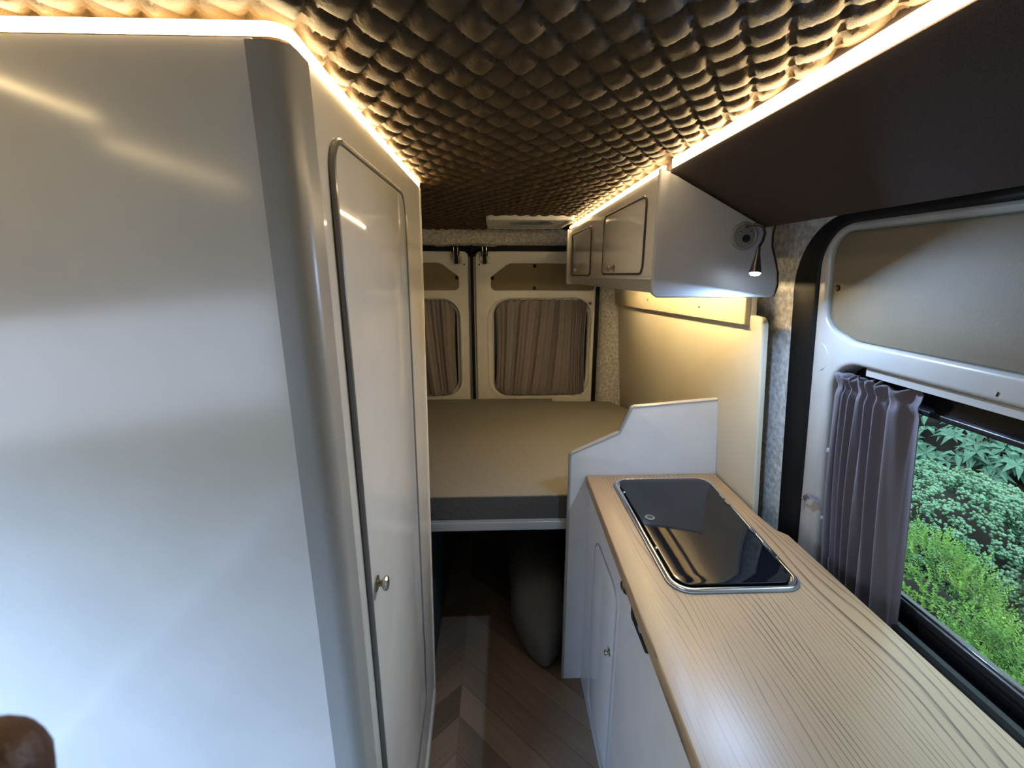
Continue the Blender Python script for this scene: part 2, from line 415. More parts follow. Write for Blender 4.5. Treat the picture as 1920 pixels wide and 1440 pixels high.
# felt header strip
mb = MB().add([(0.620, -1.9, 1.623), (0.620, 2.72, 1.620), (0.80, 2.72, 1.655), (0.80, -1.9, 1.660), (0.62, -1.9, 1.66), (0.62, 2.72, 1.66), (0.8, 2.72, 1.69), (0.8, -1.9, 1.69)],
       [(0, 1, 2, 3), (4, 7, 6, 5), (0, 3, 7, 4), (1, 5, 6, 2), (0, 4, 5, 1), (3, 2, 6, 7)])
struct('trim_2', mb, M_felt, 'grey felt strip over the sliding door seal', 'wall lining')
# felt clad body pillar, right
mb = MB().plate([(1.122, 0.0), (2.76, 0.0), (2.76, 1.80), (-1.9, 1.80), (-1.9, 0.0), (-0.60, 0.0), (-0.60, 1.625), (0.95, 1.628), (1.06, 1.60), (1.105, 1.55), (1.122, 1.46)], [], 0.03, 0, fYZ(0.822, 1)).warp(tilt)
struct('wall_right', mb, M_felt, 'grey felt lined right side wall behind the sliding door')
# rear corner felt pillar
mb = MB()
prof = [(0.618, 2.735), (0.622, 2.70), (0.64, 2.665), (0.665, 2.65), (0.69, 2.645), (0.72, 2.63), (0.78, 2.62), (0.86, 2.62), (0.86, 2.76), (0.618, 2.76)]
vs = []; fs = []; zs = [0.0, 0.9, 1.05, 1.2, 1.3, 1.45, 1.66]
for z in zs:
    for i, (x_, y_) in enumerate(prof):
        bulge = 0.0
        vs.append((x_ - (0.02 * (z - 0.8) if i > 3 and i < 7 else 0.0), y_, z))
n = len(prof)
for j in range(len(zs) - 1):
    for k in range(n): fs.append((j * n + k, j * n + (k + 1) % n, (j + 1) * n + (k + 1) % n, (j + 1) * n + k))
mb.add(vs, fs)
mb.plate(rrect(0.640, 0.70, 1.14, 1.255, 0.012), [rrect(0.646, 0.694, 1.146, 1.249, 0.009)], 0.012, 0.002, lambda a, b, w: (a, 2.652 - (a - 0.665) * 0.2 + w, b))
struct('trim_3', mb, M_felt, 'grey felt covered corner post right of the rear doors', 'pillar')
# rear header: felt roll above the doors
mb = MB(); vs = []; fs = []
prof = [(2.66, 1.775), (2.675, 1.748), (2.69, 1.725), (2.70, 1.70), (2.703, 1.68), (2.72, 1.668), (2.735, 1.660), (2.76, 1.655), (2.76, 1.80)]
xsn = [-1.03 + 1.8 * k / 60 for k in range(61)]
for x_ in xsn:
    bump_ = 0.010 if -0.36 < x_ < 0.02 else 0.0
    for i, (y_, z_) in enumerate(prof):
        w = 0.004 * math.sin(x_ * 19 + i) * (1 if 0 < i < 6 else 0)
        vs.append((x_, y_ - w - (bump_ if 2 <= i <= 4 else 0), z_ - (0.008 if bump_ and 3 <= i <= 5 else 0) + w))
n = len(prof)
for j in range(len(xsn) - 1):
    for k in range(n): fs.append((j * n + k, j * n + (k + 1) % n, (j + 1) * n + (k + 1) % n, (j + 1) * n + k))
mb.add(vs, fs)
struct('trim_4', mb, M_felt, 'grey felt roll between the quilted ceiling and the rear doors', 'wall lining')
# body shell behind the doors, closes the van
struct('wall_back', MB().box(-1.06, 0.90, 2.80, 2.83, 0.0, 1.83), M_black, 'black outer skin behind the rear doors')
# solid unseen wall behind the viewer, closed to keep blue sky light out
mb = MB().plate([(-1.06, 0.0), (0.90, 0.0), (0.90, 1.83), (-1.06, 1.83)], [], 0.04, 0.004, fXZ(-1.98, 1))
struct('wall_front', mb, M_paint, 'plain pale wall added behind the viewer, closing the cab end against sky light')

# ------------------------------------------------------------------ rear doors
def rear_door(idx, x0, x1, inset_poly, win, label, lat_x, screws, holes_):
    y = 2.72
    t = setting('door_%d' % idx, label, 'door')
    o_ = rpoly([(x0, 0.12), (x1, 0.12), (x1, 1.632), (x0, 1.632)], [0.02, 0.02, 0.035, 0.035])
    hole = rrect(*win)
    obj('door_panel', MB().plate(o_, [hole, inset_poly], 0.03, 0.008, fXZ(y, 1)), M_paint, t)
    # pressed surround around the window
    r_ = win[4]
    mb = MB().plate(rrect(win[0] - 0.028, win[1] + 0.022, win[2] - 0.03, win[3] + 0.012, r_ + 0.03), [rrect(win[0] - 0.006, win[1] + 0.006, win[2] - 0.006, win[3] + 0.004, r_ + 0.006)], 0.004, 0.0035, fXZ(y - 0.0035, 1))
    obj('window_surround', mb, M_paint, t)
    mb = MB().plate(rrect(win[0] - 0.002, win[1] + 0.002, win[2] - 0.002, win[3] + 0.002, r_), [rrect(win[0] + 0.012, win[1] - 0.016, win[2] + 0.01, win[3] - 0.008, r_ - 0.01)], 0.01, 0.003, fXZ(y + 0.018, 1))
    obj('window_frame', mb, M_paint, t)
    obj('window_glass', MB().plate(rrect(win[0] - 0.01, win[1] + 0.01, win[2] - 0.01, win[3] + 0.01, r_), [], 0.004, 0, fXZ(y + 0.031, 1)), M_blackgl, t)
    obj('trim_board', MB().plate(offset(ccw(inset_poly), -0.0005), [], 0.006, 0.002, fXZ(y + 0.006, 1)), M_beige, t)
    for sx_, sz_ in screws:
        obj('screw_cap', MB().lathe([(0.0105, 0.004), (0.0105, -0.001), (0.007, -0.003)], (sx_, y + 0.004, sz_), (0, 1, 0), 16), M_screw, t)
    for hx, hz, big in holes_:
        if big: obj('grommet', MB().lathe([(0.0135, 0.003), (0.0135, -0.002), (0.009, -0.004), (0.006, -0.001)], (hx, y, hz), (0, 1, 0), 20), M_plastic, t)
        obj('bolt_hole', MB().lathe([(0.005, 0.003), (0.005, -0.0035 if not big else -0.0045)], (hx, y, hz), (0, 1, 0), 12), M_screw, t)
    # latch at the top: black striker with claws
    l = obj('latch', MB().plate(rpoly([(lat_x - 0.018, 1.603), (lat_x + 0.018, 1.603), (lat_x + 0.021, 1.648), (lat_x - 0.021, 1.648)], 0.008), [], 0.03, 0.004, fXZ(2.69, 1))
            .box(lat_x - 0.009, lat_x + 0.009, 2.705, 2.722, 1.568, 1.605).box(lat_x - 0.011, lat_x + 0.011, 2.70, 2.722, 1.560, 1.578), M_seal, t)
    for s_ in (-1, 1):
        obj('latch_pin', MB().tube([(lat_x + s_ * 0.011, 2.687, 1.655), (lat_x + s_ * 0.011, 2.684, 1.63), (lat_x + s_ * 0.011, 2.688, 1.606)], 0.0016, 8), M_steel, l)
        obj('latch_bracket', MB().plate(rrect(lat_x + s_ * 0.023 - 0.008, lat_x + s_ * 0.023 + 0.008, 1.572 + (0.008 if s_ < 0 else -0.012), 1.602, 0.004), [circ(lat_x + s_ * 0.023, 1.592, 0.003, 10)], 0.004, 0.001, fXZ(2.715, 1)), M_nickel, l)
    return t
insR = rpoly([(0.030, 1.408), (0.590, 1.408), (0.600, 1.480), (0.520, 1.562), (0.075, 1.562), (-0.031, 1.484), (-0.031, 1.408)][1:] , [0.03, 0.04, 0.06, 0.07, 0.025, 0.028])
insL = [(-0.273 - (p[0] - 0.019), p[1] + 0.002) for p in insR]
insL = [(p[0] + 0.001, p[1]) for p in insL]
rear_door(1, -0.122, 0.598, insR, (-0.026, 0.572, 0.757, 1.357, 0.105), 'right rear door, white steel with a beige board over a curtained window', -0.066,
          [(-0.022, 1.479), (0.228, 1.355 + 0.053 + 0.012), (0.228, 1.548)], [(-0.098, 1.556, False), (0.566, 1.330, True)])
rear_door(2, -0.86, -0.160, insL, (-0.822, -0.224, 0.757, 1.357, 0.105), 'left rear door, white steel, half hidden behind the wardrobe', -0.230,
          [(-0.232, 1.481), (-0.48, 1.42), (-0.48, 1.55)], [(-0.186, 1.556, False)])
# door seals
mb = MB().box(-0.90, 0.615, 2.726, 2.75, 1.634, 1.664).box(-0.149, -0.133, 2.70, 2.752, 0.1, 1.664).box(0.598, 0.619, 2.712, 2.75, 0.0, 1.64).box(-0.90, 0.62, 2.76, 2.78, 0, 1.66)
struct('trim_7', mb, M_seal, 'black rubber seal between and around the rear doors', 'seal')
struct('trim_8', MB().box(-0.160, -0.150, 2.712, 2.75, 0.1, 1.60).box(-0.132, -0.124, 2.712, 2.75, 0.1, 1.60), M_trim, 'grey metal edges of the gap between the rear doors', 'door edge')

def rear_curtain(xl, xr, label, seed, mirror=False):
    rng = random.Random(seed)
    nx, nz = 220, 70
    z0, z1 = 0.772, 1.352
    v = []; f = []
    ph = [rng.uniform(0, 6) for _ in range(6)]
    for j in range(nz + 1):
        tz = j / nz
        for i in range(nx + 1):
            s = i / nx
            # warp of the folds: slanting to the lower right, bunched at the right hem
            g = s - 0.11 * (tz - 0.5) * math.sin(PI * min(1, s * 1.15)) * (1 if s < 0.87 else 0.2)
            fold = 0.55 * math.sin(2 * PI * 5.1 * g + ph[0]) + 0.26 * math.sin(2 * PI * 9.3 * g + ph[1]) + 0.14 * math.sin(2 * PI * 23 * g + ph[2])
            bunch = max(0.0, (g - 0.80) / 0.2)
            fold = fold * (1 - 0.4 * bunch) + bunch * 1.2 * math.sin(2 * PI * 34 * g)
            edge = math.exp(-((tz - 1) / 0.05) ** 2) + math.exp(-(tz / 0.05) ** 2)
            pucker = edge * 0.35 * math.sin(2 * PI * 21 * s + ph[3])
            amp = 0.0185 * (1 - 0.55 * edge)
            x = xl + (xr - xl) * s
            # rounded corners
            cr = 0.085; dl = (s * (xr - xl)); dr = ((1 - s) * (xr - xl))
            zt = z1; zb = z0
            if dl < cr: k = cr - math.sqrt(max(0, cr * cr - (cr - dl) ** 2)); zt -= k * 0.9; zb += k * 0.9
            if dr < cr * 0.7:
                c2 = cr * 0.7; k = c2 - math.sqrt(max(0, c2 * c2 - (c2 - dr) ** 2)); zt -= k * 0.6; zb += k * 0.35
            z = zb + (zt - zb) * tz + 0.004 * edge * math.sin(2 * PI * 10.5 * s + ph[4])
            xoff = -0.010 * math.sin(PI * tz) * (1 if s > 0.8 else 0) * (s - 0.8) / 0.2 + 0.006 * math.sin(PI * tz) * (1 - s)
            if mirror: x = xl + xr - x; xoff = -xoff
            v.append((x + xoff, 2.700 + amp * fold + 0.006 * pucker, z))
    for j in range(nz):
        for i in range(nx):
            a = j * (nx + 1) + i; f.append((a, a + 1, a + nx + 2, a + nx + 1))
    t = thing('window_curtain', label, 'curtain', None)
    o = raw('curtain_cloth', v, f, M_curt2, t)
    md = o.modifiers.new('thick', 'SOLIDIFY'); md.thickness = 0.0015
    wr = []
    for zz in (z1 - 0.010, z0 + 0.010):
        wr.append(zz)
    for zz in wr:
        pts = [(xl + 0.04 + (xr - xl - 0.08) * k / 12, 2.714, zz) for k in range(13)]
        obj('curtain_wire', MB().tube(pts, 0.002, 6), M_nickel, t)
    return t
rear_curtain(-0.004, 0.545, 'gathered taupe curtain over the window of the right rear door', 3)
rear_curtain(-0.800, -0.245, 'gathered taupe curtain on the left rear door, cut off by the wardrobe', 8, True)
o = obj('door_stay', MB().tube([(0.556, 2.712, 1.28), (0.562, 2.708, 1.2), (0.563, 2.706, 1.1), (0.560, 2.706, 0.98), (0.553, 2.708, 0.90)], 0.0035, 8).lathe([(0.006, 0), (0.006, 0.008)], (0.563, 2.706, 1.115), (0, 0, 1), 10).lathe([(0.006, 0), (0.006, 0.008)], (0.561, 2.706, 0.99), (0, 0, 1), 10), M_plastic)
tag(o, 'thin white rod beside the curtain of the right rear door', 'rod')

# ------------------------------------------------------------------ wardrobe / washroom block, left
WT = 1.742
def twist(x, y, z):
    k = max(0.0, (y - 0.54) / 0.8)
    return (x - 0.030 * (1 - z / 1.755) * k, y, z)
W = thing('wardrobe', 'tall glossy white wardrobe block filling the left side, with rounded grey corner', 'wardrobe')
obj('front_panel', MB().plate([(-1.028, 0.0), (-0.238, 0.0), (-0.238, WT), (-1.028, WT)], [], 0.018, 0, fXZ(0.5175, 1)), M_gloss, W)
obj('side_panel', MB().plate([(0.55, 0.0), (1.322, 0.0), (1.322, WT), (0.55, WT)], [], 0.018, 0, fYZ(-0.2075, -1)).warp(twist), M_gloss2, W)
obj('back_panel', MB().box(-1.028, -0.262, 1.318, 1.334, 0.0, WT), M_satin, W)
# corner trim: front flange, round nose, side flange
cx, cy, cr = -0.224, 0.5375, 0.022
prof = [(-0.2445, 0.5155)]
prof += [(cx + cr * math.cos(a), cy + cr * math.sin(a)) for a in [(-PI / 2) + k * (PI / 2) / 12 for k in range(13)]]
prof += [(-0.2045 + 0.0025, 0.566), (-0.2105, 0.566), (-0.2105, 0.5375)]
prof += [(cx + (cr - 0.006) * math.cos(a), cy + (cr - 0.006) * math.sin(a)) for a in [-k * (PI / 2) / 8 for k in range(1, 9)]] + [(-0.2445, 0.5215)]
vs = []; fs = []; zs = [0, 0.3, 0.6, 0.9, 1.2, 1.5, WT - 0.002]
for z in zs: vs += [(p[0], p[1], z) for p in prof]
n = len(prof)
for j in range(len(zs) - 1):
    for k in range(n): fs.append((j * n + k, j * n + (k + 1) % n, (j + 1) * n + (k + 1) % n, (j + 1) * n + k))
fs.append(tuple(range(n))); 
tag(obj('corner_trim', MB().add(vs, fs), M_trim, W), 'grey rounded corner trim')
dpoly = rrect(0.622, 1.085, 0.272, 1.686, 0.045, 8)
D = obj('door', MB().plate(offset(ccw(dpoly), -0.004), [], 0.010, 0.002, fYZ(-0.2035, -1)).warp(twist), M_gloss2, W)
pts = [twist(-0.2050, p[0], p[1]) for p in ccw(dpoly)]
tag(obj('door_bead', MB().tube(pts, 0.0048, 10, closed=True), M_bead, D), 'dark grey bead round the wardrobe door')
kx, ky, kz = twist(-0.2035, 0.654, 1.012)
obj('knob', MB().lathe([(0.013, 0), (0.0135, 0.002), (0.006, 0.004), (0.005, 0.010), (0.011, 0.013), (0.0125, 0.017), (0.010, 0.020), (0.004, 0.0215)], (kx, ky, kz), (1, 0, 0)), M_nickel, D)
for hz in (1.61, 0.45):
    hx, hy, hz_ = twist(-0.2035, 1.092, hz)
    obj('hinge', MB().tube([(hx, hy, hz_ - 0.03), (hx, hy, hz_ + 0.03)], 0.0035, 10), M_brass, D)
mb = MB().plate([(1.322, 0.0), (1.340, 0.0), (1.340, WT), (1.322, WT)], [], 0.05, 0.003, fYZ(-0.2050, -1)).warp(twist)
tag(obj('edge_trim', mb, M_whitetrim, W), 'pale vertical edge strip at the back of the wardrobe')
mb = MB().plate([(0.57, 0.0), (1.32, 0.0), (1.32, 0.045), (0.57, 0.045)], [], 0.004, 0.001, fYZ(-0.2040, -1)).warp(twist)
obj('plinth', mb, M_satin, W)

# ------------------------------------------------------------------ led strips
def led_path(pts, name, label, w=0.008, h=0.012, m=None):
    vs = []; fs = []
    P = [Vector(p) for p in pts]
    for i, p in enumerate(P):
        a = P[max(0, i - 1)]; b = P[min(len(P) - 1, i + 1)]
        t = (b - a).normalized(); nn = t.cross(Vector((0, 0, 1))).normalized()
        for a_, b_ in ((-1, -0.5), (-0.5, -1), (0.5, -1), (1, -0.5), (1, 1), (-1, 1)):
            vs.append(p + nn * (a_ * w / 2) + Vector((0, 0, b_ * h / 2)))
    for i in range(len(P) - 1):
        for k in range(6): fs.append((i * 6 + k, i * 6 + (k + 1) % 6, (i + 1) * 6 + (k + 1) % 6, (i + 1) * 6 + k))
    n = len(P) - 1
    fs.append((0, 1, 2, 3, 4, 5)); fs.append(tuple(n * 6 + k for k in (5, 4, 3, 2, 1, 0)))
    o = obj(name, MB().add(vs, fs), m or M_led, None, False)
    return tag(o, label, 'light strip')
corner = [(cx + (cr - 0.0035) * math.cos(a), cy + (cr - 0.0035) * math.sin(a), 1.750) for a in [(-PI / 2) + k * (PI / 2) / 8 for k in range(9)]]
led_path([(-1.02, 0.5190, 1.750), (-0.7, 0.5190, 1.750), (-0.40, 0.5190, 1.750)] + corner + [(-0.2070, 0.62, 1.7495), (-0.2085, 0.95, 1.7485), (-0.2105, 1.332, 1.7485)],
         'led_strip', 'glowing warm light strip along the wardrobe top, bending round its corner', 0.006, 0.011)
led_path([(0.376, 1.070, 1.7415), (0.376, 1.5, 1.7375), (0.376, 2.36, 1.7305)], 'led_strip', 'glowing warm light strip along the top of the overhead cabinet', 0.008, 0.010)
led_path([(0.3875, 1.050, 1.747), (0.398, 0.46, 1.748), (0.401, 0.25, 1.748)], 'led_strip', 'glowing warm light strip between the ceiling and the dark sloping panel', 0.004, 0.018)
led_path([(0.59, 1.18, 1.468), (0.59, 2.30, 1.468)], 'led_strip', 'warm light strip tucked under the overhead cabinet, lighting the cream wall', 0.008, 0.006, M_ledu)
led_path([(-0.620, 0.50, 1.750), (-0.620, 0.235, 1.750)], 'led_strip', 'short warm light strip near the ceiling, seen reflected in the wardrobe front', 0.006, 0.007, M_ledd)
led_path([(-0.720, 0.10, 1.750), (-0.722, -0.36, 1.750)], 'led_strip', 'longer warm light strip near the ceiling, seen reflected in the wardrobe front', 0.006, 0.007, M_ledd)

# ------------------------------------------------------------------ overhead cabinet, right
OC = thing('overhead_cabinet', 'white overhead cabinet with two doors hanging under the right side of the ceiling', 'cabinet')
def zt(y): return 1.731 - 0.011 * (y - 1.05)
def shear_top(x, y, z): return (x, y, z - 0.008 * (y - 1.05))
d1 = rpoly([(1.165, 1.513), (1.607, 1.513), (1.607, 1.703), (1.165, 1.700)], [0.028, 0.02, 0.03, 0.022])
d2 = rpoly([(1.820, 1.508), (2.275, 1.508), (2.275, 1.698), (1.820, 1.694)], [0.028, 0.02, 0.03, 0.022])
obj('body', MB().plate([(1.069, 1.500), (2.366, 1.500), (2.366, 1.735), (1.069, 1.735)], [], 0.016, 0, fYZ(0.3745, 1)).box(0.39, 0.64, 1.08, 2.36, 1.475, 1.487).box(0.376, 0.64, 1.0705, 1.078, 1.47, 1.61).warp(shear_top), M_gloss2, OC)
mb = MB().add([(0.3740, 1.0685, 1.507), (0.3740, 2.365, 1.507), (0.392, 2.365, 1.467), (0.392, 1.0685, 1.467), (0.40, 1.0685, 1.507), (0.40, 2.365, 1.507), (0.40, 2.365, 1.467), (0.40, 1.0685, 1.467)],
              [(0, 1, 2, 3), (4, 7, 6, 5), (0, 3, 7, 4), (1, 5, 6, 2), (0, 4, 5, 1), (3, 2, 6, 7)]).warp(shear_top)
tag(obj('valance', mb, M_trim, OC), 'grey slanted valance under the cabinet doors')
for dp, ky in ((d1, 1.44), (d2, 2.06)):
    dd = obj('door', MB().plate(offset(ccw(dp), -0.003), [], 0.008, 0.002, fYZ(0.3705, 1)).warp(shear_top), M_gloss2, OC)
    obj('door_bead', MB().tube([shear_top(0.3720, p[0], p[1]) for p in ccw(dp)], 0.0030, 8, closed=True), M_brbead, dd)
    kp = shear_top(0.3705, ky, 1.530)
    obj('knob', MB().lathe([(0.010, 0), (0.011, 0.002), (0.005, 0.004), (0.0045, 0.012), (0.009, 0.016), (0.0085, 0.020), (0.003, 0.022)], kp, (-1, 0, 0)), M_nickel, dd)
endp = rpoly([(0.363, 1.463), (0.652, 1.463), (0.656, 1.492), (0.640, 1.545), (0.627, 1.580), (0.622, 1.610), (0.40, 1.722), (0.363, 1.738)], [0.012, 0.006, 0.02, 0.04, 0.02, 0.003, 0.003, 0.003])
obj('end_panel', MB().plate(endp, [], 0.016, 0.0015, fXZ(1.052, 1)), mat('shaded white laminate', (0.33, 0.34, 0.37), 0.45), OC)  # same board as the partition, its shade put into a darker base colour
edge = [p for p in ccw(endp)]
# dark edging along left, bottom and right side of the end panel
obj('panel_edging', MB().tube([(p[0], 1.058, p[1]) for p in edge if not (p[1] > 1.60 and p[0] > 0.375)][0:], 0.0045, 8) if False else
    MB().tube([(0.363, 1.056, 1.737), (0.363, 1.056, 1.60), (0.363, 1.056, 1.480), (0.3655, 1.056, 1.469), (0.374, 1.056, 1.463), (0.50, 1.056, 1.463), (0.645, 1.056, 1.463), (0.652, 1.056, 1.466), (0.655, 1.056, 1.492), (0.649, 1.056, 1.518), (0.640, 1.056, 1.545), (0.630, 1.056, 1.572), (0.626, 1.056, 1.595), (0.624, 1.056, 1.614)], 0.0038, 8), M_trim, OC)
rp_ = rpoly([(0.363, 1.453), (0.60, 1.453), (0.60, 1.722), (0.363, 1.722)], [0.012, 0.0, 0.0, 0.004])
obj('end_panel', MB().plate(rp_, [], 0.016, 0.003, fXZ(2.367, 1)), M_whitetrim, OC)

# reading lamp
LP = thing('reading_lamp', 'small gooseneck reading lamp glowing cold white on the overhead cabinet end', 'lamp')
obj('mount', MB().lathe([(0.030, 0), (0.0305, 0.003), (0.028, 0.008), (0.0255, 0.009), (0.024, 0.007), (0.022, 0.0075)], (0.563, 1.0518, 1.597), (0, -1, 0), 32), mat('clear grey plastic', (0.16, 0.165, 0.16), 0.2, coat=0.3), LP)
obj('socket_hole', MB().lathe([(0.0088, 0), (0.0088, 0.0015), (0.0065, 0.0018), (0.006, 0.0008)], (0.566, 1.0442, 1.591), (0, -1, 0), 20), M_black, LP)
for sx_ in (-0.011, 0.012):
    obj('screw', MB().lathe([(0.003, 0), (0.003, 0.001), (0.001, 0.0016)], (0.564 + sx_, 1.0443, 1.604), (0, -1, 0), 10), M_steel, LP)
pts = [(0.563, 1.046, 1.6165), (0.570, 1.032, 1.6195), (0.579, 1.020, 1.6180), (0.584, 1.012, 1.612), (0.585, 1.006, 1.600), (0.581, 1.002, 1.585), (0.571, 0.998, 1.568)]
obj('gooseneck', MB().tube(pts, 0.0032, 10), M_black, LP)
ax = Vector((-0.14, -0.22, -1.0)).normalized(); o0 = Vector((0.5715, 0.9985, 1.570))
obj('lamp_shade', MB().lathe([(0.0035, 0.0), (0.0045, 0.004), (0.0045, 0.012), (0.0055, 0.018), (0.0085, 0.034), (0.0115, 0.050), (0.0128, 0.057), (0.0115, 0.057), (0.0075, 0.040), (0.004, 0.03)], o0, ax, 24), mat('dark chrome', (0.10, 0.10, 0.11), 0.25, metal=0.8), LP)
obj('bulb', MB().lathe([(0.010, 0.050), (0.0112, 0.0565), (0.0085, 0.0605), (0.003, 0.062)], o0, ax, 24), M_bulb, LP)
lp = o0 + ax * 0.0635
lo = area_light('reading_lamp_light', lp, lp + Vector((-0.15, -0.50, -1.0)), 0.016, 0.016, (0.46, 0.67, 1.0), 4.0, 'DISK')
o = obj('cable', MB().tube([(0.640, 1.062, 1.622), (0.638, 1.062, 1.60), (0.640, 1.062, 1.575), (0.652, 1.062, 1.545), (0.662, 1.062, 1.515), (0.665, 1.062, 1.485), (0.660, 1.064, 1.462)], 0.0022, 8), M_black)
tag(o, 'thin dark cable curving down beside the overhead cabinet end', 'cable')

# roof vent
V = thing('roof_vent', 'flat white roof vent frame set in the quilted ceiling', 'vent')
obj('frame', MB().plate(rrect(-0.042, 0.345, 2.05, 2.49, 0.02), [rrect(0.0, 0.32, 2.09, 2.46, 0.03)], 0.03, 0.004, fXY(1.733, 1)), M_plastic, V)
obj('blind', MB().plate(rrect(-0.006, 0.326, 2.085, 2.465, 0.02), [circ(0.165, 2.20, 0.10, 36)], 0.004, 0.001, fXY(1.7365, 1)), M_plastic, V)
obj('dome', MB().lathe([(0.102, 0.0), (0.10, 0.004), (0.08, 0.010), (0.04, 0.014), (0.005, 0.015)], (0.165, 2.20, 1.741), (0, 0, 1), 32), M_dome, V)
obj('rim', MB().tube([(0.165 + 0.101 * math.cos(2 * PI * k / 36), 2.20 + 0.101 * math.sin(2 * PI * k / 36), 1.7355) for k in range(36)], 0.0028, 8, closed=True), M_steel, V)

# ------------------------------------------------------------------ cream wall board and padded rail, right rear
mb = MB().plate(rpoly([(1.158, 0.70), (2.60, 0.70), (2.60, 1.47), (1.30, 1.47), (1.222, 1.40), (1.158, 1.398)][0:2] + [(2.62, 0.70), (2.62, 1.50), (1.150, 1.50)] and
               [(1.160, 0.60), (2.635, 0.60), (2.600, 1.47), (1.215, 1.47), (1.215, 1.402), (1.156, 1.400)], [0, 0, 0, 0, 0, 0.022]), [], 0.016, 0.006, fYZ(0.750, 1)).warp(tilt)
o = obj('wall_board', mb, M_wallcream); tag(o, 'glossy cream board covering the wall under the overhead cabinet', 'wall board')
R_ = thing('padded_rail', 'cream vinyl covered rail screwed to the cream wall board below the overhead cabinet', 'rail')
mb = MB().plate(rpoly([(1.218, 1.374), (2.605, 1.330), (2.605, 1.452), (1.215, 1.452)], 0.006), [], 0.015, 0.004, fYZ(0.734, 1)).warp(tilt)
obj('rail_board', mb, mat('cream vinyl rail', (0.50, 0.44, 0.30), 0.45, bump=0.35, bump_scale=30), R_)
for ys, zs_ in ((2.565, 1.388), (2.03, 1.394), (1.50, 1.404)):
    p_ = tilt(0.7345, ys, zs_)
    obj('screw', MB().lathe([(0.006, 0), (0.006, 0.002), (0.002, 0.004)], p_, (-1, 0, -0.08), 12), M_nickel, R_)

# ------------------------------------------------------------------ sliding door, right
X0 = 0.815
SD = setting('door_3', 'white sliding side door with a beige upper board and a curtained window', 'door')
outer = rpoly([(-0.55, 0.02), (1.062, 0.02), (1.050, 1.622), (-0.55, 1.622)], [0, 0, 0.10, 0.0], 12)
ins = rpoly([(-0.45, 1.368), (0.93, 1.372), (1.018, 1.400), (1.020, 1.603), (-0.45, 1.603)], [0.03, 0.10, 0.05, 0.055, 0.03], 10)
winh = rrect(-0.45, 0.985, 0.66, 1.322, 0.075, 10)
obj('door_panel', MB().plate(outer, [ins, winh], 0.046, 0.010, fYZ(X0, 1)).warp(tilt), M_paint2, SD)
obj('trim_board', MB().plate(offset(ccw(ins), -0.001), [], 0.01, 0.003, fYZ(X0 + 0.010, 1)).warp(tilt), mat('dimmed beige vinyl board', (0.125, 0.104, 0.070), 0.6, bump=0.25, bump_scale=600), SD)  # darker copy of the rear doors' beige board, dimmed in colour against the lamplight
p_ = tilt(X0 + 0.010, 1.000, 1.483)
obj('screw_cap', MB().lathe([(0.0075, 0), (0.0075, 0.002), (0.005, 0.0035)], p_, (-1, 0, 0), 16), M_screw, SD)
# pressed creases in the painted corner
mb = MB()
for pl in ([(1.030, 1.360), (1.012, 1.350), (0.992, 1.325)], [(1.028, 1.290), (1.015, 1.293), (0.995, 1.312)]):
    mb.tube([tilt(X0 + 0.0008, a, b) for a, b in pl], [0.0004, 0.0024, 0.0006], 6)
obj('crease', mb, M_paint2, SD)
obj('scratch', MB().tube([tilt(X0 - 0.0002, 0.636, 1.340), tilt(X0 - 0.0002, 0.638, 1.333)], 0.0012, 6), M_screw, SD)
# black seal
so = rpoly([(-0.66, -0.02), (1.140, -0.02), (1.138, 1.642), (-0.66, 1.642)], [0, 0, 0.17, 0.0], 14)
si = rpoly([(-0.59, 0.02), (1.056, 0.02), (1.046, 1.617), (-0.59, 1.617)], [0, 0, 0.10, 0.0], 14)
mb = MB().plate(so, [si], 0.05, 0.010, fYZ(X0 - 0.004, 1)).warp(tilt)
struct('trim_9', mb, M_seal, 'wide black rubber seal round the sliding door opening', 'seal')
mb = MB().tube([tilt(X0 + 0.004, p[0], p[1]) for p in ccw(rpoly([(-0.59, 0.012), (1.080, 0.012), (1.074, 1.628), (-0.59, 1.628)], [0, 0, 0.13, 0.0], 14))], 0.007, 8, closed=True)
struct('trim_10', mb, M_blackgl, 'shiny inner lip of the sliding door seal', 'seal')
# window
WN = setting('window_1', 'black framed side window looking onto green shrubs', 'window')
fr_o = rrect(-0.50, 1.02, 0.62, 1.35, 0.07); fr_i = rrect(-0.42, 0.93, 0.850, 1.249, 0.05)
obj('window_frame', MB().plate(fr_o, [fr_i], 0.012, 0.004, fYZ(X0 + 0.047, 1)).warp(tilt), M_blackgl, WN)
mb = MB().plate(rrect(-0.44, 0.955, 0.826, 1.262, 0.06), [rrect(-0.425, 0.935, 0.846, 1.250, 0.05)], 0.008, 0.004, fYZ(X0 + 0.041, 1)).warp(tilt)
obj('window_frame', mb, M_black, WN)
obj('window_pane', MB().plate(fr_i, [], 0.004, 0, fYZ(X0 + 0.056, 1)).warp(tilt), M_pane, WN)
# top channel of the reveal
mb = MB().box(X0 + 0.012, X0 + 0.044, -0.44, 0.90, 1.304, 1.3205).warp(tilt)
obj('top_channel', mb, M_trim, WN)
mb = MB().box(0.765, 0.862, -0.44, 0.975, 0.735, 0.765)
obj('window_sill', mb, M_black, WN)
mb = MB().tube([(0.846, -0.4, 0.7885), (0.846, 0.96, 0.7885)], 0.012, 8)
obj('sill_bead', mb, M_blackgl, WN)

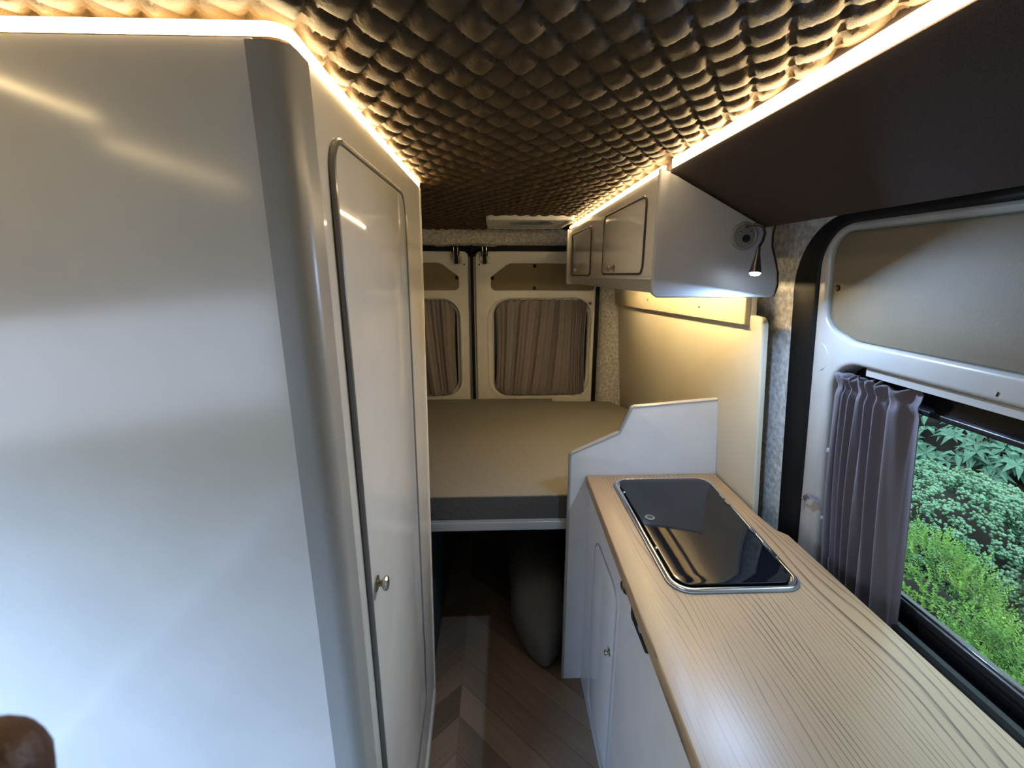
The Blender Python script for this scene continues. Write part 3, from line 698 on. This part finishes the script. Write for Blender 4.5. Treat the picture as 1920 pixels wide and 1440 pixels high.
# curtain on the sliding door
def side_curtain():
    t = thing('window_curtain', 'grey mauve curtain drawn aside at the sliding door window', 'curtain')
    ns, nz = 260, 64
    v = []; f = []
    ZB, ZT = 0.775, 1.296
    for j in range(nz + 1):
        tz = j / nz; z = ZB + (ZT - ZB) * tz
        neck = math.exp(-((z - 1.268) / 0.010) ** 2); top = max(0.0, (z - 1.272) / 0.024)
        yl = 0.948 + 0.012 * (z - ZB) / 0.5 + 0.012 * math.sin(PI * tz)
        yr = 0.762 + 0.017 * tz
        for i in range(ns + 1):
            s = i / ns
            # fold phase: tight folds on the left, wide flaps towards the right
            ph = 2 * PI * (13.0 * s - 5.6 * s * s)
            A = (0.015 + 0.009 * s) * (1 - 0.55 * neck) * (1 + 0.35 * top)
            A *= (0.75 + 0.25 * math.sin(3.1 * s + 2.0 * z))
            wob = 0.35 * math.sin(4 * z + 9 * s) * (1 - tz)
            xx = A * math.sin(ph + wob) + 0.0022 * math.sin(2.3 * ph + 8 * z)
            yy = yl + (yr - yl) * s + 0.0085 * math.cos(ph + wob + 0.5) * (1 + 0.8 * top) * math.sin(PI * min(1, s * 6)) * min(1.0, (1 - s) * 8)
            zz = z + (0.004 * math.sin(1.7 * ph) + 0.003 * math.sin(0.6 * ph)) * (top if tz > 0.5 else 0)
            if s > 0.93: xx += (s - 0.93) * 0.10
            p = tilt(0.822 + xx, yy, zz)
            v.append(p)
    for j in range(nz):
        for i in range(ns):
            a = j * (ns + 1) + i; f.append((a, a + 1, a + ns + 2, a + ns + 1))
    o = raw('curtain_cloth', v, f, M_curt, t)
    md = o.modifiers.new('thick', 'SOLIDIFY'); md.thickness = 0.0016
    # flat hem with press studs, hanging behind the folds on the left
    mb = MB(); pl = []
    nh = 20; vs = []; fs = []
    for j in range(nh + 1):
        tz = j / nh; z = 0.79 + (1.285 - 0.79) * tz
        y1 = 0.972 + 0.0225 * math.sin(PI * min(1, tz * 1.05)); y0 = 0.950
        for a_, y_ in enumerate((y1, y0)):
            vs.append(tilt(0.836 - 0.008 * a_ - 0.005 * math.sin(5 * tz), y_, z))
    for j in range(nh): fs.append((2 * j, 2 * j + 1, 2 * j + 3, 2 * j + 2))
    o = raw('curtain_hem', vs, fs, M_curt, t); md = o.modifiers.new('thick', 'SOLIDIFY'); md.thickness = 0.002
    for ys, zs_ in ((0.986, 1.100), (0.986, 0.918)):
        obj('press_stud', MB().lathe([(0.0065, 0), (0.0065, 0.002), (0.004, 0.0035)], tilt(0.826, ys, zs_), (-1, 0, 0), 14), M_trim, t)
    obj('curtain_wire', MB().tube([tilt(0.829, 0.98 - 0.3 * k / 6, 1.272) for k in range(4)], 0.002, 6), M_nickel, t)
    return t
side_curtain()
TB = thing('curtain_tieback', 'small grey tieback tab with a press stud beside the side curtain', 'tieback')
v = [tilt(0.812, 1.043, 0.938), tilt(0.812, 1.030, 0.938), tilt(0.806, 1.030, 0.955), tilt(0.806, 1.016, 0.955), tilt(0.802, 1.012, 0.968), tilt(0.802, 0.998, 0.962), tilt(0.815, 0.990, 0.970), tilt(0.815, 0.980, 0.960)]
o = raw('strap', v, [(0, 1, 3, 2), (2, 3, 5, 4), (4, 5, 7, 6)], M_curt, TB, False); md = o.modifiers.new('thick', 'SOLIDIFY'); md.thickness = 0.0015
obj('press_stud', MB().lathe([(0.004, 0), (0.004, 0.002), (0.002, 0.003)], tilt(0.8085, 1.034, 0.944), (-1, 0, 0), 14), M_steel, TB)

# ------------------------------------------------------------------ kitchen
def xedge(y): return 0.276 + 0.023 * (y - 0.46) / 0.93
K = thing('kitchen_cabinet', 'white kitchen base cabinet along the right, under the wooden worktop', 'cabinet')
obj('body', MB().box(0.312, 0.755, -0.80, 1.384, 0.0, 0.8195), M_gloss, K)
kd = rrect(0.992, 1.250, 0.055, 0.700, 0.05)
dd = obj('door', MB().plate(offset(ccw(kd), -0.003), [], 0.004, 0.002, fYZ(0.3085, 1)), M_gloss2, K)
tag(obj('door_bead', MB().tube([(0.3100, p[0], p[1]) for p in ccw(kd)], 0.0027, 8, closed=True), M_trim, dd), 'grey bead round the cabinet door')
obj('knob', MB().lathe([(0.010, 0), (0.011, 0.002), (0.005, 0.004), (0.0045, 0.008), (0.008, 0.011), (0.007, 0.014), (0.003, 0.015)], (0.3085, 1.020, 0.487), (-1, 0, 0)), M_nickel, dd)
o = thing('push_lock', 'round brass rimmed push lock just under the worktop edge', 'lock')
obj('rim', MB().lathe([(0.021, 0), (0.021, 0.003), (0.018, 0.006), (0.016, 0.006), (0.015, 0.003)], (0.312, 0.934, 0.772), (-1, 0, 0), 28), M_brass, o)
obj('button', MB().lathe([(0.011, 0), (0.011, 0.010), (0.008, 0.012)], (0.312, 0.934, 0.772), (-1, 0, 0), 24), M_brass, o)
o = thing('round_socket', 'small round copper rimmed socket between the push lock and the switch panel', 'socket')
obj('rim', MB().lathe([(0.013, 0), (0.013, 0.002), (0.011, 0.004), (0.008, 0.003)], (0.312, 0.878, 0.775), (-1, 0, 0), 24), M_copper, o)
obj('hole', MB().lathe([(0.007, 0), (0.007, 0.0035), (0.005, 0.003)], (0.312, 0.878, 0.775), (-1, 0, 0), 16), M_black, o)
o = thing('switch_panel', 'black plastic switch panel on the cabinet front under the worktop', 'switch')
obj('plate', MB().plate(rpoly([(0.752, 0.752), (0.762, 0.742), (0.862, 0.742), (0.868, 0.750), (0.868, 0.812), (0.752, 0.812)], 0.006), [], 0.007, 0.003, fYZ(0.305, 1)), M_black, o)
obj('rocker', MB().plate(rrect(0.790, 0.806, 0.766, 0.792, 0.003), [], 0.006, 0.002, fYZ(0.301, 1)), M_trim, o)
for ys in (0.760, 0.860):
    obj('screw', MB().lathe([(0.003, 0), (0.003, 0.0015)], (0.305, ys, 0.772), (-1, 0, 0), 10), M_steel, o)

wtp = [(xedge(1.384), 1.384), (xedge(0.46), 0.46), (xedge(-0.8), -0.8), (0.760, -0.8), (0.760, 1.015), (0.750, 1.030), (0.741, 1.040), (0.735, 1.135), (0.741, 1.384)]
o = obj('worktop', MB().plate(wtp, [rpoly([(0.378, 0.810), (0.662, 0.810), (0.690, 1.339), (0.378, 1.339)], 0.043, 8)], 0.030, 0.004, fXY(0.850, -1)), M_wood)
tag(o, 'pale ash wooden worktop with lengthwise grain running down the right side', 'worktop')
H = thing('hob', 'black glass covered hob and sink unit with a chrome rim, sunk in the worktop', 'hob')
def ringp(e, r): return rpoly([(0.371 + e, 0.803 + e), (0.669 - e, 0.803 + e), (0.698 - e, 1.346 - e), (0.371 + e, 1.346 - e)], r, 8)
obj('gasket', MB().plate(ringp(0, 0.050), [ringp(0.010, 0.042)], 0.004, 0.0015, fXY(0.8535, -1)), M_bead, H)
obj('rim', MB().plate(ringp(0.0045, 0.046), [ringp(0.0135, 0.038)], 0.010, 0.003, fXY(0.8585, -1)), M_steel, H)
obj('basin', MB().plate(ringp(0.012, 0.038), [], 0.020, 0.002, fXY(0.8515, -1)), M_steel, H)
L_ = obj('glass_lid', MB().plate(ringp(0.0185, 0.034), [], 0.005, 0.0015, fXY(0.8615, -1)), M_hob, H)
obj('finger_ring', MB().lathe([(0.0135, 0), (0.0135, 0.0015), (0.012, 0.003), (0.009, 0.003), (0.008, 0.001)], (0.417, 1.091, 0.8615), (0, 0, 1), 28), M_bead, L_)
obj('ring_hole', MB().lathe([(0.0078, 0), (0.0078, 0.0015)], (0.417, 1.091, 0.8615), (0, 0, 1), 20), M_black, L_)
for ys in (1.20, 1.165, 1.02, 0.955, 0.92):
    xh = 0.698 - 0.029 * (1.346 - ys) / 0.543 - 0.0175
    obj('hinge', MB().box(xh - 0.004, xh + 0.004, ys - 0.012, ys + 0.012, 0.858, 0.8632), M_steel, H)
for ys in (0.955, 1.24):
    obj('clip', MB().lathe([(0.004, 0), (0.004, 0.004), (0.002, 0.005)], (0.388, ys, 0.858), (0, 0, 1), 12), M_steel, H)

# partition between kitchen and bed
PT = thing('partition', 'white stepped partition board between the worktop and the bed', 'partition')
pp = [(0.243, 0.0), (0.760, 0.0), (0.748, 0.85), (0.728, 1.112), (0.442, 1.088), (0.405, 1.000), (0.243, 0.926)]
obj('board', MB().plate(rpoly(pp, [0, 0, 0, 0.006, 0.010, 0.01, 0.012]), [], 0.018, 0.001, fXZ(1.386, 1)), M_satin, PT)
path = rpoly(pp, [0, 0, 0, 0.006, 0.014, 0.014, 0.014])
pth = [(p[0], 1.395, p[1]) for p in path]
i0 = 3
seq = pth[2:] + [pth[0]]
mb = MB()
# edging: rounded strip following right, top and left edges
vs = []; fs = []; pr = [(-0.0105, 0.0), (-0.0105, 0.0015), (-0.006, 0.004), (0.0, 0.0048), (0.006, 0.004), (0.0105, 0.0015), (0.0105, -0.004), (-0.0105, -0.004)]
for i, p in enumerate(seq):
    a = Vector(seq[max(0, i - 1)]); b = Vector(seq[min(len(seq) - 1, i + 1)]); t_ = (b - a).normalized()
    nn = Vector((-t_.z, 0, t_.x)) * -1
    if nn.dot(Vector(p) - Vector((0.5, 1.395, 0.6))) < 0: nn = -nn
    for a_, b_ in pr: vs.append(Vector(p) + Vector((0, a_, 0)) + nn * b_)
n = len(pr)
for j in range(len(seq) - 1):
    for k in range(n): fs.append((j * n + k, j * n + (k + 1) % n, (j + 1) * n + (k + 1) % n, (j + 1) * n + k))
tag(obj('edging', MB().add(vs, fs), M_trim, PT), 'grey plastic edging along the top of the partition')

# ------------------------------------------------------------------ bed platform
B = thing('bed_platform', 'taupe carpeted bed platform across the back of the van', 'bed')
obj('deck', MB().plate([(-1.02, 1.425), (0.744, 1.425), (0.744, 2.42), (0.672, 2.575), (0.345, 2.59), (-1.02, 2.59)], [], 0.030, 0.003, fXY(0.757, -1)), M_carpet, B)
obj('deck_extension', MB().box(-1.02, 0.335, 2.592, 2.65, 0.727, 0.757), M_carpet, B)
tag(obj('front_board', MB().box(-0.70, 0.70, 1.420, 1.436, 0.668, 0.7545), M_carpetd, B), 'dark grey carpeted front edge of the bed')
mb = MB().plate([(-0.70, 0.628), (0.70, 0.628), (0.70, 0.660), (-0.70, 0.660)], [], 0.03, 0.002, fXZ(1.413, 1)).box(-0.70, 0.70, 1.416, 1.44, 0.659, 0.668)
tag(obj('support_rail', mb, M_alu, B), 'pale grey metal rail under the bed front')
obj('side_support', MB().box(-0.275, -0.257, 1.42, 2.60, 0.0, 0.727), M_dkboard, B)
obj('side_support', MB().box(0.345, 0.363, 1.43, 2.60, 0.0, 0.727), M_dkboard, B)
# rolled bag under the bed
vs = []; fs = []; NU, NV = 60, 40
for j in range(NU + 1):
    t_ = j / NU; y_ = 1.412 + t_ * 0.98
    e = min(1.0, (1 - (1 - min(1.0, t_ / 0.22)) ** 2.4)) * (min(1.0, (1 - t_) / 0.06) ** 0.5 if t_ > 0.94 else 1.0)
    e = max(e, 0.05)
    zc = 0.158 * (0.35 + 0.65 * e) ; rx = 0.128 * e ** 0.9; rz = min(zc - 0.002, 0.156 * e ** 0.55)
    cxn = 0.180 + 0.0 * t_
    for k in range(NV):
        a = 2 * PI * k / NV
        c_, s_ = math.cos(a), math.sin(a)
        q = 2.0 / 2.5
        xx = rx * math.copysign(abs(c_) ** q, c_); zz = rz * math.copysign(abs(s_) ** q, s_)
        w = 1 + 0.02 * math.sin(5 * a + 9 * t_) + 0.02 * math.sin(31 * t_ + 2 * a) * (1 - 0.5 * s_)
        x_ = cxn + xx * w
        vs.append((min(x_, 0.338), y_ + 0.0, zc + zz * (w if s_ > 0 else 1)))
for j in range(NU):
    for k in range(NV): fs.append((j * NV + k, j * NV + (k + 1) % NV, (j + 1) * NV + (k + 1) % NV, (j + 1) * NV + k))
fs.append(tuple(range(NV))[::-1]); fs.append(tuple(NU * NV + k for k in range(NV)))
o = obj('rolled_bag', MB().add(vs, fs), M_bolster, None, True, 80)
tag(o, 'long dark grey fabric roll lying on the floor under the bed', 'bag')

# ------------------------------------------------------------------ photographer's hand at the bottom left corner of the view
def hand():
    P = Vector
    tip = P((-0.0895, 0.060, 1.4415))
    chains = []
    palm = P((-0.150, 0.010, 1.375)); wrist = P((-0.175, -0.035, 1.310)); arm = P((-0.205, -0.12, 1.20))
    verts = [wrist, palm, arm]; rad = [0.024, 0.026, 0.032]; edges = [(0, 1), (0, 2)]
    def chain(base, joints, rs):
        i0 = len(verts); verts.append(base); rad.append(rs[0]); edges.append((1, i0)); prev = i0
        for j_, r_ in zip(joints, rs[1:]):
            verts.append(j_); rad.append(r_); edges.append((prev, len(verts) - 1)); prev = len(verts) - 1
    chain(P((-0.128, 0.036, 1.392)), [P((-0.113, 0.052, 1.411)), P((-0.0885, 0.059, 1.4290)), P((-0.0865, 0.0600, 1.4470))], [0.0115, 0.0125, 0.0125, 0.0100])
    chain(P((-0.146, 0.038, 1.385)), [P((-0.146, 0.066, 1.398)), P((-0.139, 0.078, 1.382)), P((-0.133, 0.070, 1.366))], [0.0105, 0.0095, 0.0088, 0.0078])
    chain(P((-0.163, 0.034, 1.374)), [P((-0.164, 0.062, 1.382)), P((-0.156, 0.072, 1.364)), P((-0.150, 0.062, 1.350))], [0.0100, 0.0092, 0.0085, 0.0075])
    chain(P((-0.178, 0.024, 1.360)), [P((-0.181, 0.048, 1.364)), P((-0.174, 0.056, 1.349)), P((-0.168, 0.047, 1.338))], [0.0090, 0.0082, 0.0075, 0.0068])
    chain(P((-0.132, -0.012, 1.372)), [P((-0.112, -0.012, 1.392)), P((-0.098, -0.006, 1.410))], [0.0130, 0.0110, 0.0090])
    me = bpy.data.meshes.new('person'); me.from_pydata([tuple(v_) for v_ in verts], edges, [])
    o = bpy.data.objects.new('person', me); COL.objects.link(o); me.materials.append(M_skin)
    md = o.modifiers.new('skin', 'SKIN'); md.use_smooth_shade = True
    sv = me.skin_vertices[0].data
    for i, r_ in enumerate(rad): sv[i].radius = (r_, r_); sv[i].use_root = (i == 0)
    s = o.modifiers.new('sub', 'SUBSURF'); s.levels = 2; s.render_levels = 2
    tag(o, 'blurred brown fingertip poking into the bottom left corner of the view', 'person')
hand()

# ------------------------------------------------------------------ outside: shrubs
tag(raw('ground', [(0.95, -3, -0.62), (9, -3, -0.30), (9, 8, -0.30), (0.95, 8, -0.62)], [(0, 1, 2, 3)], M_soil), 'dark soil under the shrubs outside the window', 'ground', kind='structure')

def unit(rng, n):
    a = rng.normal(size=(n, 3)); return a / np.linalg.norm(a, axis=1)[:, None]
def frame_of(dirs, rng):
    up = np.tile([0, 0, 1.0], (len(dirs), 1)) + rng.normal(scale=0.3, size=(len(dirs), 3))
    s = np.cross(dirs, up); s /= np.linalg.norm(s, axis=1)[:, None] + 1e-9
    n = np.cross(s, dirs)
    return s, n
def core(c, r, parent):
    vs = []; fs = []; n, m = 14, 9
    for j in range(m + 1):
        t = PI * j / m
        for k in range(n):
            a = 2 * PI * k / n; vs.append((c[0] + r[0] * 0.72 * math.sin(t) * math.cos(a), c[1] + r[1] * 0.72 * math.sin(t) * math.sin(a), c[2] + r[2] * 0.72 * math.cos(t)))
    for j in range(m):
        for k in range(n): fs.append((j * n + k, j * n + (k + 1) % n, (j + 1) * n + (k + 1) % n, (j + 1) * n + k))
    raw('dark_core', vs, fs, M_shrubcore, parent)  # solid dark blob added inside the shrub to make it opaque
def lumpy(rng, c, r, n, lumps=9):
    """points and outward normals on a bumpy mound; only the upper, outer part"""
    d_ = unit(rng, n * 2); d_ = d_[d_[:, 2] > -0.45][:n]
    ld = unit(rng, lumps); h = np.zeros(len(d_))
    for l in ld: h = np.maximum(h, np.clip((d_ @ l - 0.72) / 0.28, 0, 1) ** 0.5)
    rad = 0.86 + 0.20 * h + rng.normal(scale=0.025, size=len(d_))
    p = np.array(c) + d_ * np.array(r) * rad[:, None]
    nn = d_ / np.array(r); nn /= np.linalg.norm(nn, axis=1)[:, None]
    return p, nn
def broadleaf(name, label, c, r, seed, n=330, L=0.10, m=None):
    rng = np.random.RandomState(seed)
    t = thing(name, label, 'shrub'); core(c, r, t)
    p, nn = lumpy(rng, c, r, n)
    V = []; F = []
    for i in range(len(p)):
        ax_ = nn[i] * 0.7 + np.array([0, 0, 0.5]) + rng.normal(scale=0.25, size=3); ax_ /= np.linalg.norm(ax_)
        e1 = np.cross(ax_, [0.3, 0.1, 0.9]); e1 /= np.linalg.norm(e1); e2 = np.cross(ax_, e1)
        k = rng.randint(5, 8); a0 = rng.rand() * 6.3
        for q in range(k):
            a = a0 + 2 * PI * q / k + rng.normal(scale=0.15); l = L * rng.uniform(0.7, 1.15); w = l * 0.17
            out = (e1 * math.cos(a) + e2 * math.sin(a)); dr = out * 0.95 + ax_ * rng.uniform(-0.25, 0.25); dr /= np.linalg.norm(dr)
            sd = np.cross(dr, ax_); sd /= np.linalg.norm(sd)
            b = p[i]; mid = b + dr * l * 0.5 + ax_ * 0.006; tip = b + dr * l - np.array([0, 0, l * 0.30])
            q1 = b + dr * l * 0.28
            o = len(V)
            fold = ax_ * (w * 0.35)
            V += [b, q1 + sd * w * 0.8 + fold, q1 - sd * w * 0.8 + fold, q1, mid + sd * w + fold, mid - sd * w + fold, mid, tip]
            F += [(o, o + 3, o + 1), (o, o + 2, o + 3), (o + 1, o + 3, o + 6, o + 4), (o + 3, o + 2, o + 5, o + 6), (o + 4, o + 6, o + 7), (o + 6, o + 5, o + 7)]
    raw('leaves', [tuple(x_) for x_ in V], F, m or M_leafA, t, False)
def puffy(name, label, c, r, seed, n=2600, m=None):
    rng = np.random.RandomState(seed)
    t = thing(name, label, 'shrub'); core(c, r, t)
    p, nn = lumpy(rng, c, r, n, 16)
    ico_v = []; g = (1 + 5 ** 0.5) / 2
    for a in (-1, 1):
        for b in (-g, g): ico_v += [(0, a, b), (a, b, 0), (b, 0, a)]
    ico_v = np.array(ico_v); ico_v /= np.linalg.norm(ico_v[0])
    bm = bmesh.new()
    for q in ico_v: bm.verts.new(q)
    bmesh.ops.convex_hull(bm, input=bm.verts); bm.verts.index_update()
    fs0 = np.array([[v_.index for v_ in f_.verts] for f_ in bm.faces]); vs0 = np.array([v_.co[:] for v_ in bm.verts]); bm.free()
    V = []; F = []; off = 0
    for i in range(len(p)):
        k = 16; cr_ = rng.uniform(0.020, 0.034)                    # one rounded tuft of small scales
        dd_ = unit(rng, k); dd_ = dd_ + nn[i] * 0.55 + np.array([0, 0, 0.25]); dd_ /= np.linalg.norm(dd_, axis=1)[:, None]
        pos = p[i] + dd_ * cr_ * rng.uniform(0.8, 1.15, size=(k, 1))
        for q in range(k):
            s = rng.uniform(0.0050, 0.0090)
            V.append(vs0 * s + pos[q]); F.append(fs0 + off); off += len(vs0)
    V = np.concatenate(V); F = np.concatenate(F)
    raw('leaves', V.tolist(), F.tolist(), m or M_leafB, t, True)
def sprigs(name, label, c, r, seed, n=700, L=0.10, m=None, nl=0.016):
    rng = np.random.RandomState(seed)
    t = thing(name, label, 'shrub'); core(c, [q * 0.8 for q in r], t)
    p, nn = lumpy(rng, c, r, n, 12)
    V = []; F = []; off = 0
    for i in range(len(p)):
        dr = nn[i] * 0.75 + np.array([-0.10, 0.10, 0.75]) + rng.normal(scale=0.22, size=3); dr /= np.linalg.norm(dr)
        l = L * rng.uniform(0.6, 1.2); b = p[i] - dr * l * 0.35
        e1 = np.cross(dr, [0.3, 0.8, 0.1]); e1 /= np.linalg.norm(e1); e2 = np.cross(dr, e1)
        K_ = 22
        bend = rng.normal(scale=0.15, size=3)
        for q in range(K_):
            s = q / K_; a = q * 2.4
            o_ = e1 * math.cos(a) + e2 * math.sin(a)
            bp = b + dr * l * s + bend * l * s * s
            nd = o_ * 0.75 + dr * 0.75; nd /= np.linalg.norm(nd)
            ll = nl * (1.05 - 0.6 * s); sd = np.cross(nd, dr); sd /= np.linalg.norm(sd) + 1e-9
            V += [bp - sd * 0.0028, bp + sd * 0.0028, bp + nd * ll + sd * 0.0016, bp + nd * ll - sd * 0.0016]
            F.append((off, off + 1, off + 2, off + 3)); off += 4
    raw('leaves', [tuple(x_) for x_ in V], F, m or M_leafC, t, False)
broadleaf('laurel_shrub', 'dark green broad-leaved shrub at the top of the window view', (3.55, 3.00, 0.02), (0.78, 0.95, 0.66), 1, 900, 0.105)
broadleaf('laurel_shrub', 'broad-leaved shrub in shade behind the others, towards the right of the window', (3.85, 1.45, 0.10), (0.70, 0.62, 0.66), 11, 600, 0.11)
broadleaf('laurel_shrub', 'tallest broad-leaved bush closing the view behind the other shrubs', (5.6, 3.6, 0.35), (0.9, 2.6, 1.1), 12, 800, 0.15)
puffy('dwarf_conifer', 'rounded blue-green dwarf conifer in the middle of the window view', (2.55, 2.22, 0.03), (0.42, 0.46, 0.38), 2, 900)
puffy('dwarf_conifer', 'smaller blue-green conifer mound right of the rounded one', (2.72, 1.42, 0.00), (0.36, 0.34, 0.34), 5, 700)
sprigs('juniper_bush', 'yellow-green feathery bush nearest the curtain at the window bottom', (1.90, 1.64, -0.08), (0.24, 0.30, 0.46), 3, 900, 0.12)
sprigs('juniper_bush', 'bright yellow-green feathery bush along the lower right of the window', (1.50, 1.00, -0.04), (0.24, 0.36, 0.50), 4, 1250, 0.10)
sprigs('heather_bush', 'dull twiggy grey-green bush between the conifer and the feathery bushes', (2.12, 1.24, -0.04), (0.20, 0.20, 0.34), 6, 420, 0.10, M_leafD, 0.012)
